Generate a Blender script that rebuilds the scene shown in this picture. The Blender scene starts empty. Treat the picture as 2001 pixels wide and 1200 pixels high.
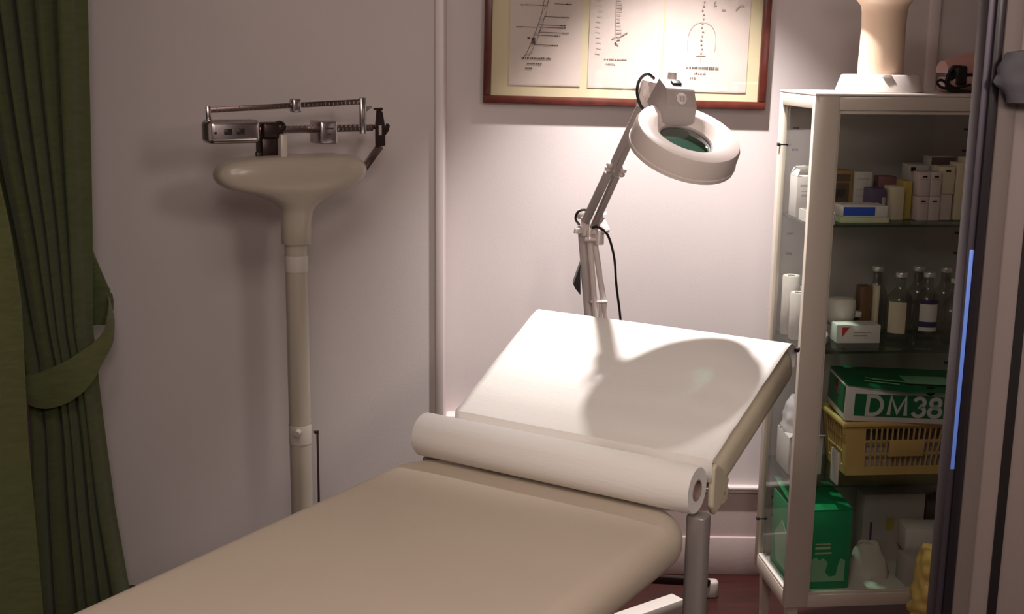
import bpy, bmesh, math, random
from mathutils import Vector, Matrix, noise
random.seed(7)
C = bpy.context.scene.collection
PI = math.pi
R = math.radians

# ------------------------------------------------------------------ materials
def lin(c):
    out = []
    for v in c:
        v /= 255.0
        out.append(v / 12.92 if v <= 0.04045 else ((v + 0.055) / 1.055) ** 2.4)
    return (*out, 1.0)

def mat(name, rgb, rough=0.6, metal=0.0, bump=0.0, scale=60.0, var=0.0, vscale=6.0, stretch=(1, 1, 1),
        spec=0.5, sheen=0.0, trans=0.0, sss=0.0):
    m = bpy.data.materials.new(name); m.use_nodes = True
    nt = m.node_tree; b = nt.nodes['Principled BSDF']
    col = lin(rgb)
    b.inputs['Base Color'].default_value = col
    b.inputs['Roughness'].default_value = rough
    b.inputs['Metallic'].default_value = metal
    b.inputs['Specular IOR Level'].default_value = spec
    if sheen: b.inputs['Sheen Weight'].default_value = sheen
    if trans: b.inputs['Transmission Weight'].default_value = trans
    if sss:
        b.inputs['Subsurface Weight'].default_value = sss
        b.inputs['Subsurface Radius'].default_value = (0.02, 0.015, 0.01)
    tc = nt.nodes.new('ShaderNodeTexCoord')
    mp = nt.nodes.new('ShaderNodeMapping'); mp.inputs['Scale'].default_value = stretch
    nt.links.new(tc.outputs['Object'], mp.inputs['Vector'])
    if bump:
        n = nt.nodes.new('ShaderNodeTexNoise'); n.inputs['Scale'].default_value = scale; n.inputs['Detail'].default_value = 4
        nt.links.new(mp.outputs['Vector'], n.inputs['Vector'])
        bp = nt.nodes.new('ShaderNodeBump'); bp.inputs['Strength'].default_value = bump; bp.inputs['Distance'].default_value = 0.002
        nt.links.new(n.outputs['Fac'], bp.inputs['Height']); nt.links.new(bp.outputs['Normal'], b.inputs['Normal'])
    if var:
        n2 = nt.nodes.new('ShaderNodeTexNoise'); n2.inputs['Scale'].default_value = vscale; n2.inputs['Detail'].default_value = 3
        nt.links.new(mp.outputs['Vector'], n2.inputs['Vector'])
        rp = nt.nodes.new('ShaderNodeValToRGB')
        rp.color_ramp.elements[0].position = 0.3; rp.color_ramp.elements[1].position = 0.7
        rp.color_ramp.elements[0].color = tuple(v * (1 - var) for v in col[:3]) + (1,)
        rp.color_ramp.elements[1].color = tuple(min(1, v * (1 + var)) for v in col[:3]) + (1,)
        nt.links.new(n2.outputs['Fac'], rp.inputs['Fac']); nt.links.new(rp.outputs['Color'], b.inputs['Base Color'])
    return m

def glass(name, rgb, refl=0.08, rough=0.02, tint=1.0):
    """thin pane: tinted see-through with a fresnel reflection"""
    m = bpy.data.materials.new(name); m.use_nodes = True
    nt = m.node_tree; nt.nodes.clear()
    o = nt.nodes.new('ShaderNodeOutputMaterial'); mx = nt.nodes.new('ShaderNodeMixShader')
    t = nt.nodes.new('ShaderNodeBsdfTransparent'); t.inputs['Color'].default_value = lin(rgb)
    g = nt.nodes.new('ShaderNodeBsdfGlossy'); g.inputs['Roughness'].default_value = rough
    lw = nt.nodes.new('ShaderNodeLayerWeight'); lw.inputs['Blend'].default_value = 0.5
    pw = nt.nodes.new('ShaderNodeMath'); pw.operation = 'POWER'; pw.inputs[1].default_value = 5.0
    mul = nt.nodes.new('ShaderNodeMath'); mul.operation = 'MULTIPLY_ADD'; mul.inputs[1].default_value = 0.7; mul.inputs[2].default_value = refl
    nt.links.new(lw.outputs['Facing'], pw.inputs[0]); nt.links.new(pw.outputs[0], mul.inputs[0]); nt.links.new(mul.outputs[0], mx.inputs['Fac'])
    nt.links.new(t.outputs[0], mx.inputs[1]); nt.links.new(g.outputs[0], mx.inputs[2]); nt.links.new(mx.outputs[0], o.inputs['Surface'])
    return m

M = dict(
    wall=mat('wall_paint', (203, 192, 190), 0.75, bump=0.09, scale=140, var=0.02, vscale=3),
    dado=mat('lower_wall_shaded', (187, 166, 162), 0.6, bump=0.15, scale=90),  # pinkish panel colour, darkened further for the shadow low on the wall
    trim=mat('trim_paint', (216, 202, 200), 0.45),
    ceil=mat('ceiling_paint', (225, 218, 212), 0.8),
    floor=mat('floor_wood', (58, 26, 22), 0.35, var=0.25, vscale=5, stretch=(1, 8, 1)),
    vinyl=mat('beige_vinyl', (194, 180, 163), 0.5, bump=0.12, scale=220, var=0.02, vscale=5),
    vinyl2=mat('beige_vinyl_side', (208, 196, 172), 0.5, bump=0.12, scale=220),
    paper=mat('couch_paper', (236, 231, 226), 0.9, bump=0.3, scale=30, stretch=(1, 6, 6)),
    card=mat('cardboard_core', (150, 125, 115), 0.9),
    steelw=mat('white_enamel', (218, 210, 202), 0.35),
    creamsteel=mat('cream_enamel', (205, 192, 178), 0.4, var=0.02),
    greymetal=mat('grey_panel', (172, 164, 160), 0.5),
    legsteel=mat('couch_leg_enamel', (150, 141, 138), 0.35, metal=0.3),
    scalebody=mat('scale_enamel', (168, 157, 143), 0.28),
    scaleband=mat('scale_band', (188, 177, 168), 0.3),
    capm=mat('bottle_cap', (214, 208, 204), 0.35, metal=0.5), chrome=mat('chrome', (190, 182, 182), 0.22, metal=1.0, bump=0.05, scale=200),
    darkmetal=mat('dark_metal', (62, 48, 46), 0.35, metal=0.8),
    beam=mat('beam_metal', (104, 86, 84), 0.3, metal=0.9),
    black=mat('black_plastic', (22, 19, 20), 0.4),
    rubber=mat('grey_rubber', (190, 178, 172), 0.6),
    frame=mat('mahogany_frame', (86, 36, 28), 0.3, var=0.25, vscale=9, stretch=(3, 3, 3)),
    mount=mat('cream_mount', (216, 205, 172), 0.8),
    sheet=mat('print_paper', (212, 199, 193), 0.85, bump=0.5, scale=9, var=0.03, vscale=7),
    ink=mat('ink', (92, 80, 80), 0.8), ink2=mat('pale_ink', (168, 156, 152), 0.8),
    lampw=mat('lamp_enamel', (222, 208, 202), 0.4), lampg=mat('lamp_grey', (176, 164, 160), 0.45),
    curtain=mat('green_curtain', (74, 80, 44), 0.9, bump=0.6, scale=160, stretch=(1, 1, 5), var=0.12, vscale=20, sheen=0.2),
    curtain2=mat('olive_curtain', (88, 92, 52), 0.9, bump=0.6, scale=160, stretch=(1, 1, 5), var=0.12, vscale=20, sheen=0.2),
    pane=glass('cabinet_glass', (250, 252, 250), 0.03), shelfglass=glass('shelf_glass', (222, 236, 228), 0.05),
    picglass=glass('picture_glass', (252, 251, 250), 0.03), bottle=glass('bottle_glass', (236, 234, 232), 0.07, 0.08),
    lens=glass('lens_glass', (128, 168, 154), 0.24, 0.02),
    whitecard=mat('white_card', (222, 213, 210), 0.7), greycard=mat('grey_card', (186, 178, 174), 0.7),
    pinkcard=mat('pinkish_card', (198, 182, 180), 0.7), gold=mat('gold_card', (150, 118, 52), 0.5),
    navy=mat('navy_print', (52, 48, 86), 0.6), purple=mat('purple_card', (92, 78, 110), 0.6),
    blue=mat('blue_card', (48, 82, 190), 0.5), palegreen=mat('pale_green_card', (190, 198, 160), 0.7),
    creamcard=mat('cream_card', (214, 198, 172), 0.7), plum=mat('plum_card', (120, 76, 84), 0.6),
    yellowcard=mat('yellow_card', (190, 164, 84), 0.6), vial=mat('vial_card', (206, 186, 184), 0.6),
    green=mat('green_card', (22, 106, 62), 0.5), bgreen=mat('bright_green_card', (28, 150, 96), 0.5),
    palegreen2=mat('leaf_print', (140, 190, 150), 0.6),
    letters=mat('letter_print', (205, 205, 200), 0.6),
    basket=mat('yellow_plastic', (216, 178, 112), 0.45), red=mat('red_print', (200, 60, 60), 0.6),
    brown=mat('amber_brown', (110, 78, 56), 0.5), darkbox=mat('dark_brown_card', (86, 66, 62), 0.7),
    gauze=mat('white_gauze', (226, 216, 210), 0.95, bump=0.5, scale=80),
    plasticw=mat('white_plastic', (225, 214, 206), 0.4),
    bagpaper=mat('crumpled_white_paper', (214, 202, 192), 0.85),
    clear=mat('clear_plastic_wrap', (220, 210, 215), 0.25, bump=0.6, scale=25),
    yellowbag=mat('yellow_bag', (214, 186, 104), 0.3, bump=0.6, scale=18),
    pinkp=mat('pink_plastic', (196, 150, 144), 0.18),
    flesh=mat('peach_plastic', (232, 204, 178), 0.4, sss=0.1), whitebase=mat('white_base_plastic', (226, 214, 208), 0.4),
    doorseal=mat('dark_door_profile', (44, 38, 42), 0.3, metal=0.4), doorpale=mat('door_body_grey', (104, 92, 88), 0.6),
    doorpale2=mat('door_body_light', (128, 114, 110), 0.6), alu=mat('aluminium_edge', (82, 75, 84), 0.45, metal=0.7),
    bluereflect=mat('blue_reflection', (112, 150, 246), 0.35),  # colour of a blue reflection, painted instead of mirrored
    greycloth=mat('grey_cloth', (78, 75, 80), 0.85, bump=0.3, scale=60),
)

# ------------------------------------------------------------------ mesh tools
class MB:
    def __init__(s): s.bm = bmesh.new()
    def pts(s, layers, close=True, cap=True):
        """loft rings of equal length"""
        rings = [[s.bm.verts.new(p) for p in L] for L in layers]
        n = len(rings[0])
        for a, b in zip(rings, rings[1:]):
            for i in range(n if close else n - 1):
                j = (i + 1) % n
                s.bm.faces.new((a[i], a[j], b[j], b[i]))
        if cap and close:
            s.bm.faces.new(list(reversed(rings[0]))); s.bm.faces.new(rings[-1])
        return s
    def box(s, x0, x1, y0, y1, z0, z1, e=0.0, seg=2, mtx=None):
        hx, hy, hz = (x1 - x0) / 2, (y1 - y0) / 2, (z1 - z0) / 2
        e = min(e, hx * .98, hy * .98, hz * .98)
        if e > 0:
            return s.slab((x0 + x1) / 2, (y0 + y1) / 2, hx, hy, e, z0, z1, e, seg, mtx)
        L = []
        for z in (z0, z1):
            L.append([Vector((x0, y0, z)), Vector((x1, y0, z)), Vector((x1, y1, z)), Vector((x0, y1, z))])
        if mtx is not None: L = [[mtx @ p for p in l] for l in L]
        return s.pts(L)
    def slab(s, cx, cy, hx, hy, r, z0, z1, e, seg=4, mtx=None, cs=None, dome=0.0):
        """rounded-rectangle slab, corner radius r, top and bottom edges rounded by e"""
        cs = cs or max(2, seg)
        def outline(d, z):
            rr = max(r - d, 1e-4); ax, ay = hx - d - rr, hy - d - rr; out = []
            for k, (sx, sy) in enumerate(((1, 1), (-1, 1), (-1, -1), (1, -1))):
                for i in range(cs + 1):
                    a = PI / 2 * (k + i / cs)
                    out.append(Vector((cx + sx * ax + rr * math.cos(a), cy + sy * ay + rr * math.sin(a), z)))
            return out
        L = []
        for i in range(seg + 1):
            a = PI / 2 * i / seg; L.append(outline(e * (1 - math.sin(a)), z0 + e * (1 - math.cos(a))))
        for i in range(seg + 1):
            a = PI / 2 * i / seg; L.append(outline(e * (1 - math.cos(a)), z1 - e * (1 - math.sin(a))))
        if dome:
            dm_ = min(hx, hy) - e - .004
            for i in range(1, 13):
                t = i / 12; L.append(outline(e + dm_ * t, z1 + dome * (1 - (1 - t) ** 2.4)))
        if mtx is not None: L = [[mtx @ p for p in l] for l in L]
        return s.pts(L)
    def lathe(s, prof, n=32, mtx=None, cap=True):
        L = [[Vector((r * math.cos(2 * PI * i / n), r * math.sin(2 * PI * i / n), z)) for i in range(n)] for r, z in prof]
        if mtx is not None: L = [[mtx @ p for p in l] for l in L]
        return s.pts(L, cap=cap)
    def cyl(s, a, b, r, r2=None, n=16):
        a, b = Vector(a), Vector(b); d = b - a
        q = d.to_track_quat('Z', 'Y').to_matrix().to_4x4()
        return s.lathe([(r, 0), (r if r2 is None else r2, d.length)], n, Matrix.Translation(a) @ q)
    def tube(s, pts, r, n=10):
        pts = [Vector(p) for p in pts]; L = []; up = None
        for i, p in enumerate(pts):
            t = (pts[min(i + 1, len(pts) - 1)] - pts[max(i - 1, 0)]).normalized()
            if up is None:
                up = t.orthogonal().normalized()
            up = (up - t * up.dot(t)).normalized(); v = t.cross(up)
            L.append([p + (up * math.cos(2 * PI * k / n) + v * math.sin(2 * PI * k / n)) * r for k in range(n)])
        return s.pts(L)
    def bar(s, a, b, w, h, up=(0, 0, 1), e=0.0):
        """rectangular bar from a to b, w across, h along up"""
        a, b = Vector(a), Vector(b); d = (b - a); l = d.length; z = d.normalized()
        y = Vector(up); y = (y - z * y.dot(z)).normalized(); x = y.cross(z)
        m = Matrix((x, y, z)).transposed().to_4x4(); m.translation = a
        return s.box(-w / 2, w / 2, -h / 2, h / 2, 0, l, e, 2, m)
    def prism(s, poly, y0, y1):
        """polygon in x,z extruded along y"""
        return s.pts([[Vector((x, y0, z)) for x, z in poly], [Vector((x, y1, z)) for x, z in poly]])
    def ball(s, c, r, sc=(1, 1, 1), n=16, k=10):
        m = Matrix.Translation(c) @ Matrix.Diagonal((*sc, 1))
        return s.lathe([(r * math.sin(PI * (i + .02) / (k + .04)), -r * math.cos(PI * (i + .02) / (k + .04))) for i in range(k + 1)], n, m)
    def build(s, name, m, parent=None, smooth=35, mtx=None):
        bmesh.ops.recalc_face_normals(s.bm, faces=s.bm.faces)
        me = bpy.data.meshes.new(name); s.bm.to_mesh(me); s.bm.free()
        me.materials.append(m)
        if smooth:
            for p in me.polygons: p.use_smooth = True
            me.set_sharp_from_angle(angle=R(smooth))
        o = bpy.data.objects.new(name, me); C.objects.link(o)
        if parent is not None: o.parent = parent
        if mtx is not None: o.matrix_world = mtx
        return o

def tag(o, label=None, cat=None, group=None, kind=None):
    if label: o['label'] = label
    if cat: o['category'] = cat
    if group: o['group'] = group
    if kind: o['kind'] = kind
    return o

def thing(name, label, cat, loc=(0, 0, 0), rz=0.0, group=None):
    o = bpy.data.objects.new(name, None); C.objects.link(o)
    o.empty_display_size = 0.05
    o.location = loc; o.rotation_euler = (0, 0, rz)
    return tag(o, label, cat, group)

def struct(name, mb, m, **k):
    o = mb.build(name, m, **k); o['kind'] = 'structure'; return o

def copy_tree(o, parent=None):
    c = o.copy(); C.objects.link(c)
    if parent is not None: c.parent = parent
    for ch in [x for x in C.objects if x.parent == o]: copy_tree(ch, c)
    return c

# ------------------------------------------------------------------ room
YB = 3.40
YL = 3.265
XL, XR, YF, ZC = -1.75, 1.62, -1.6, 2.65
struct('floor', MB().box(XL, XR, YF, YB + .1, -.06, 0), M['floor'])
struct('ceiling', MB().box(XL, XR, YF, YB + .1, ZC, ZC + .06), M['ceil'])
struct('wall_back', MB().box(-.190, XR, YB, YB + .1, 0, ZC), M['wall'])
struct('wall_back_left', MB().box(XL, -.190, YL, YB + .1, 0, ZC), M['wall'])
struct('wall_left', MB().box(XL - .1, XL, YF, YB + .1, 0, ZC), M['wall'])
struct('wall_right', MB().box(XR, XR + .1, YF, YB + .1, 0, ZC), M['wall'])
struct('wall_front', MB().box(XL, XR, YF - .1, YF, 0, ZC), M['wall'])
struct('trim_1', MB().box(-.2085, -.185, YL - .010, YB + .01, 0, ZC, .004), M['trim'])
struct('trim_2', MB().box(-.186, .30, YB - .05, YB + .01, .42, .488, .006), M['trim'])
rail = MB()
rail.box(-.185, XR, YB - .016, YB + .01, .256, .264, .003); rail.box(-.185, XR, YB - .022, YB + .01, .265, .276, .004)
struct('trim_3', rail, M['trim'])
struct('trim_4', MB().box(1.112, 1.142, YB - .012, YB + .01, .28, ZC, .006), M['trim'])
bb = MB(); bb.box(-.185, XR, YB - .014, YB, 0, .118, .004); bb.box(-.185, XR, YB - .006, YB, .118, .256)
struct('baseboard_back', bb, M['dado'])

# ------------------------------------------------------------------ couch
TH = R(-31.5)
CO = (.065, 2.126, 0)
couch = thing('examination_couch', 'beige padded examination couch with its head section raised a little', 'couch', CO, TH)
MB().slab(-.029, -.604, .307, .684, .115, .634, .7165, .038, 8, None, 10, .0035).build('seat', M['vinyl'], couch, 60)
ang = math.atan2(.139, .40)
PM = Matrix.Translation((0, .087, .801)) @ Matrix.Rotation(ang, 4, 'X')       # pad frame: y runs up the slope, z is its normal
def taper(x, s_):      # the head section narrows a little towards the hinge on its left
    return x + .046 * max(0, 1 - s_ / .43) * max(0, (.3 - x) / .6)
pad_ = MB().slab(-.010, .215, .303, .2145, .05, -.078, 0, .030, 7, PM)
pad_.bm.verts.ensure_lookup_table()
for v in pad_.bm.verts:
    q = PM.inverted() @ v.co; q.x = taper(q.x, q.y); v.co = PM @ q
pad_.build('backrest', M['vinyl2'], couch, 60)
fr = MB()
for sx in (-1, 1): fr.box(-.022 + sx * .235 - .015, -.022 + sx * .235 + .015, -1.24, -.02, .60, .637, .006)
for y in (-1.2, -.65, -.06): fr.box(-.257, .213, y - .015, y + .015, .602, .634, .004)
fr.build('bed_frame', M['legsteel'], couch)
bf = MB()
for sx in (-.22, .2): bf.box(sx - .014, sx + .014, .03, .39, -.106, -.078, .005, 2, PM)
bf.box(-.22, .2, .34, .37, -.104, -.080, .004, 2, PM)
bf.build('backrest_frame', M['legsteel'], couch)
for sx in (-.285, .279):
    for y in (.052, -1.2):
        l = MB(); l.slab(sx, y, .019, .019, .012, 0.012, .716 if y > 0 else .634, .004, 3)
        lg = l.build('leg', M['legsteel'], couch)
        MB().lathe([(.024, 0), (.026, .004), (.024, .022), (.020, .026)], 20, Matrix.Translation((sx, y, 0))).build('foot_cap', M['rubber'], lg)
for sx in (.262,):
    x0 = sx + .017
    h = MB(); h.pts([[Vector((x, y, z)) for y, z in ((.085, .720), (.086, .792), (.100, .798), (.150, .770), (.162, .748), (.146, .722), (.120, .704), (.100, .700))] for x in (x0, x0 + .012)])
    hc = h.build('hinge_cover', M['vinyl2'], couch, 60); md = hc.modifiers.new('soft', 'BEVEL'); md.width = .005; md.segments = 3
    h = MB(); h.slab(x0 + .004, .148, .008, .016, .007, .708, .738, .005, 3); h.build('hinge_bracket', M['vinyl2'], couch)
kb = MB(); kb.cyl((.290, .490, .925), (.298, .490, .925), .006, .005, 14)
kb.build('corner_knob', M['darkmetal'], couch)

# couch roll and its pulled-out sheet
rollt = thing('paper_roll', 'roll of white couch paper lying across the beige couch, its sheet drawn up the backrest', 'paper roll', CO, TH)
RY, RZ, RR = .0405, .763, .0425
rm = Matrix.Translation((-.302, RY, RZ)) @ Matrix.Rotation(PI / 2, 4, 'Y')
rb = MB(); W = .581
rb.lathe([(.019, .0005), (RR - .002, 0), (RR, .003), (RR, W - .003), (RR - .002, W), (.019, W - .0005), (.019, W - .12), (.0001, W - .12)], 48, rm, cap=False)
rb.build('roll', M['paper'], rollt, 40)
cb = MB(); cb.lathe([(.0195, W - .13), (.0188, W + .0005), (.0165, W + .0005), (.0165, W - .13)], 32, rm, cap=False); cb.build('core', M['card'], rollt)
prof = [(.0845, .765), (.0850, .790), (.0848, .801), (.0865, .8065)]
for i in range(1, 25):
    s_ = .005 + i / 24 * .385
    q = PM @ Vector((0, s_, .004)); prof.append((q.y, q.z))
for i in range(1, 9):
    a = i / 8 * PI * .80
    q = PM @ Vector((0, .400 + .034 * math.sin(a), -.030 + .034 * math.cos(a))); prof.append((q.y, q.z))
sh = MB(); nx = 40; L = []
for k, (y, z) in enumerate(prof):
    row = []
    for i in range(nx + 1):
        x = -.303 + .589 * i / nx
        amp = .0016 if 5 < k < 27 else .0005
        w = amp * (noise.noise((x * 5, k * .35, 3)) + .9 * math.sin(k * 1.1 + noise.noise((x * 3, 0, k * .1)) * 5) * (.6 if k in (10, 11, 17, 18) else .15))
        row.append(Vector((taper(x, (y - .087) / .945), y, z + w + (.0012 if 5 < k < 27 else 0))))
    L.append(row)
sh.pts(L, close=False)
so = sh.build('sheet', M['paper'], rollt, 50)
md = so.modifiers.new('thickness', 'SOLIDIFY'); md.thickness = .0008; md.offset = 1

# ------------------------------------------------------------------ physician's scale
SC = thing('physician_scale', 'cream enamel column scale with chrome sliding beam standing at the wall', 'scale', (-.524, 2.95, 0), R(33))
def superring(z, x0, x1, hy, n=40, p=2.6):
    cx, hx = (x0 + x1) / 2, (x1 - x0) / 2; out = []
    for i in range(n):
        a = 2 * PI * i / n; c, s = math.cos(a), math.sin(a)
        out.append(Vector((cx + hx * math.copysign(abs(c) ** (2 / p), c), hy * math.copysign(abs(s) ** (2 / p), s), z)))
    return out
MB().slab(0, -.16, .15, .25, .03, .012, .085, .012, 4).build('platform', M['darkmetal'], SC)
for sx, sy in ((-.11, .05), (.11, .05), (-.11, -.36), (.11, -.36)):
    MB().lathe([(.02, 0), (.02, .014)], 16, Matrix.Translation((sx, sy, 0))).build('foot', M['black'], SC)
MB().lathe([(.0275, .085), (.0272, 1.05)], 32, Matrix.Translation((-.003, 0, 0))).build('column', M['scalebody'], SC)
for z0, z1 in ((.972, 1.012), (.535, .585)):
    MB().lathe([(.0284, z0), (.0286, z0 + .001), (.0286, z1 - .001), (.0284, z1)], 32, Matrix.Translation((-.003, 0, 0)), cap=False).build('column_band', M['scaleband'], SC)
MB().cyl((-.02, -.026, .572), (-.03, -.042, .572), .009, .007).build('clamp_knob', M['scalebody'], SC)
rod = MB(); rod.box(.040, .045, -.004, .001, .085, .556, .001); rod.box(.034, .045, -.006, .002, .553, .56, .001)
rod.build('measuring_rod', M['beam'], SC)
hd = MB()
hd.pts([superring(*q) for q in [
    (1.040, -.0365, .0345, .034, 40, 2.0), (1.043, -.038, .036, .0355, 40, 2.0), (1.09, -.0375, .0365, .0355, 40, 2.0), (1.115, -.038, .040, .036, 40, 2.1), (1.128, -.043, .047, .038, 40, 2.2),
    (1.142, -.058, .062, .042, 40, 2.6), (1.156, -.086, .092, .046, 40, 3), (1.166, -.115, .124, .049, 40, 3.2), (1.174, -.148, .146, .051, 40, 3.4), (1.183, -.176, .163, .052, 40, 3.6), (1.193, -.190, .174, .053, 40, 3.6),
    (1.204, -.197, .180, .053, 40, 3.6), (1.214, -.199, .182, .053, 40, 3.6), (1.226, -.196, .179, .052, 40, 3.6), (1.237, -.186, .170, .050, 40, 3.5), (1.245, -.170, .158, .046, 40, 3.4), (1.251, -.145, .138, .039, 40, 3.2), (1.2545, -.11, .105, .028, 40, 3), (1.256, -.06, .055, .013, 40, 2.6)]])
hd.build('head_housing', M['scalebody'], SC, 50)
# beam
MB().bar((-.205, 0, 1.363), (.180, 0, 1.378), .006, .0125, (0, 0, 1), .001).build('upper_beam', M['beam'], SC)
g = MB()
for i in range(34):
    t = i / 33; x = -.19 + .355 * t; z = 1.363 + .015 * (x + .205) / .385
    g.box(x, x + .0018, -.0036, -.003, z - .004, z + (.002 if i % 5 else .005))
g.build('graduation', M['chrome'], SC)
MB().box(-.09, .207, -.004, .004, 1.306, 1.322, .001).build('lower_beam', M['beam'], SC)
nt_ = MB()
for i in range(18):
    x = -.03 + i * .0115; nt_.box(x, x + .005, -.0055, .0055, 1.3175, 1.3235)
for i in range(8):
    x = .09 + i * .011; nt_.box(x, x + .003, -.0048, -.004, 1.309, 1.315)
nt_.build('notch', M['chrome'], SC)
cw = MB(); cw.slab(-.158, -.004, .063, .030, .014, 1.287, 1.341, .012, 5); cwo = cw.build('counterweight', M['chrome'], SC, 50)
for x in (-.176, -.146): MB().box(x - .010, x + .010, -.0352, -.031, 1.308, 1.322, .004).build('slot', M['black'], cwo)
MB().cyl((-.206, -.033, 1.313), (-.206, -.0355, 1.313), .003).build('screw', M['darkmetal'], cwo)
bk = MB(); bk.slab(-.060, 0, .026, .020, .008, 1.296, 1.333, .006, 3); bk.ball((-.040, -.006, 1.322), .016, (1, 1, .9))
bk.build('bearing_block', M['darkmetal'], SC)
pp = MB(); pp.box(-.047, -.031, -.031, .012, 1.235, 1.306, .003); pp.build('beam_pillar', M['scaleband'], SC)
bp2 = MB(); bp2.box(-.086, -.047, -.012, .020, 1.246, 1.296, .003); bp2.box(-.096, -.09, -.004, .004, 1.262, 1.296, .001); bp2.box(-.098, -.08, -.006, .006, 1.247, 1.264, .002)
bp2.build('beam_bracket', M['darkmetal'], SC)
bl = MB(); bl.slab(.068, -.016, .022, .034, .005, 1.281, 1.336, .005, 3); blo = bl.build('large_poise', M['chrome'], SC)
MB().box(.058, .079, -.0506, -.0498, 1.316, 1.320).build('engraving', M['beam'], blo)
MB().box(.064, .073, -.0506, -.0498, 1.303, 1.306).build('engraving', M['beam'], blo)
MB().slab(.004, 0, .011, .012, .004, 1.355, 1.387, .004, 3).build('small_poise', M['chrome'], SC)
MB().box(-.214, -.204, -.005, .006, 1.336, 1.372, .002).build('end_post', M['chrome'], SC)
MB().box(.173, .188, -.006, .006, 1.300, 1.388, .002).build('end_post', M['chrome'], SC)
pt = MB(); pt.pts([[Vector((.188, y, z)) for y, z in ((-.003, 1.352), (.003, 1.352), (.003, 1.366), (-.003, 1.366))], [Vector((.206, y, z)) for y, z in ((-.001, 1.365), (.001, 1.365), (.001, 1.367), (-.001, 1.367))]])
pt.build('pointer', M['chrome'], SC)
MB().box(.186, .215, -.003, .003, 1.310, 1.322, .001).build('beam_tip', M['chrome'], SC)
st = MB()
def plate(poly, y0=-.010, y1=-.004): st.prism(poly, y0, y1)
plate([(.212, 1.320), (.236, 1.320), (.231, 1.350), (.226, 1.358), (.216, 1.358)])
plate([(.210, 1.357), (.232, 1.357), (.230, 1.363), (.206, 1.362)])
plate([(.212, 1.296), (.219, 1.296), (.219, 1.320), (.212, 1.320)]); plate([(.230, 1.296), (.237, 1.296), (.236, 1.320), (.230, 1.320)])
plate([(.212, 1.266), (.237, 1.270), (.237, 1.296), (.212, 1.296)])
plate([(.237, 1.296), (.246, 1.306), (.249, 1.320), (.244, 1.324), (.240, 1.316), (.237, 1.310)], -.012, -.002)
st.build('beam_stop', M['darkmetal'], SC)
MB().bar((.225, -.006, 1.270), (.174, -.004, 1.208), .020, .004, (0, -1, 0), .001).build('stop_arm', M['beam'], SC)

# ------------------------------------------------------------------ framed chart
PX, PZ = -.086, 1.366
pic = thing('framed_chart', 'dark red wood framed medical chart of three line drawings on the back wall', 'picture', (PX, YB, PZ))
pic.rotation_euler = (0, R(.75), 0)
PW, PH = .766, .60
fm = MB(); fw = .021
for (x0, x1, z0, z1) in ((0, PW, 0, fw), (0, PW, PH - fw, PH), (0, fw, fw, PH - fw), (PW - fw, PW, fw, PH - fw)):
    fm.box(x0, x1, -.030, -.002, z0, z1, .003)
fm.build('frame', M['frame'], pic)
MB().box(fw - .004, PW - fw + .004, -.014, -.006, fw - .004, PH - fw + .004).build('mount', M['mount'], pic)
MB().box(fw - .003, PW - fw + .003, -.0245, -.0225, fw - .003, PH - fw + .003).build('glass_pane', M['picglass'], pic)
def sheet(x0, x1, z0, z1):
    L = []
    for j in range(25):
        z = z0 + (z1 - z0) * j / 24
        L.append([Vector((x0 + (x1 - x0) * i / 20, -.0155 - .0016 * noise.noise((x0 * 9 + i * .22, j * .25, 1)) - .001, z)) for i in range(21)])
    m = MB(); m.pts(L, close=False); return m.build('print_sheet', M['sheet'], pic, 180)
s1 = sheet(.068, .262, .052, .56); s2 = sheet(.282, .480, .050, .56); s3 = sheet(.484, .712, .046, .56)
bv = MB()
for x0, x1, z in ((.068, .262, .0515), (.282, .480, .0495), (.484, .712, .0455)): bv.box(x0, x1, -.0165, -.0145, z - .002, z)
bv.build('mount_bevel', M['trim'], pic)
def ln(m, x0, z0, x1, z1, w=.0016):
    m.bar((x0, -.0186, z0), (x1, -.0186, z1), .0006, w, (0, 0, 1) if abs(x1 - x0) > abs(z1 - z0) else (1, 0, 0))
def text_bar(m, x, z, l, h=.0042):
    t = x
    while t < x + l:
        w = random.uniform(.002, .005); m.box(t, t + w, -.0189, -.0183, z, z + h * random.choice((.7, .8, 1))); t += w + random.choice((.0008, .0008, .0022))
d1 = MB()
sp = [(.105, .118), (.118, .142), (.130, .170), (.142, .205), (.153, .240), (.160, .285), (.166, .34), (.168, .42), (.16, .50)]
for a, b in zip(sp, sp[1:]): ln(d1, a[0], a[1], b[0], b[1], .0013); ln(d1, a[0] + .012, a[1], b[0] + .010, b[1], .001); ln(d1, a[0] + .005, a[1] + .01, b[0] + .014, b[1] - .004, .0008)
for x0, x1, z in ((.160, .215, .232), (.145, .210, .210), (.144, .207, .204), (.098, .140, .204), (.146, .216, .191), (.139, .196, .183), (.135, .188, .158), (.108, .162, .262), (.186, .224, .266), (.115, .172, .278), (.18, .23, .33), (.10, .15, .36), (.185, .235, .41), (.11, .15, .45)):
    ln(d1, x0, z, x1, z - .001, .0013)
    text_bar(d1, x1 - .006 if x0 > .12 else x0 - .012, z - .002, .014, .003)
d1.box(.1275, .137, -.0189, -.0182, .160, .176); d1.box(.116, .123, -.0189, -.0182, .172, .177)
text_bar(d1, .102, .120, .078); text_bar(d1, .117, .106, .038, .0034); text_bar(d1, .112, .094, .018, .003)
d1.build('line_drawing', M['ink'], s1)
d2 = MB()
ln(d2, .352, .17, .352, .54, .0012)
for i in range(34):
    z = .185 + i * .0095; w = .012 + .003 * math.sin(i)
    ln(d2, .354, z, .354 + w, z + .001 * math.sin(i * 2), .0015)
for i in range(18): ln(d2, .300 + .003 * math.sin(i), .14 + i * .014, .312 + .003 * math.sin(i), .138 + i * .014, .0007)
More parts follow.
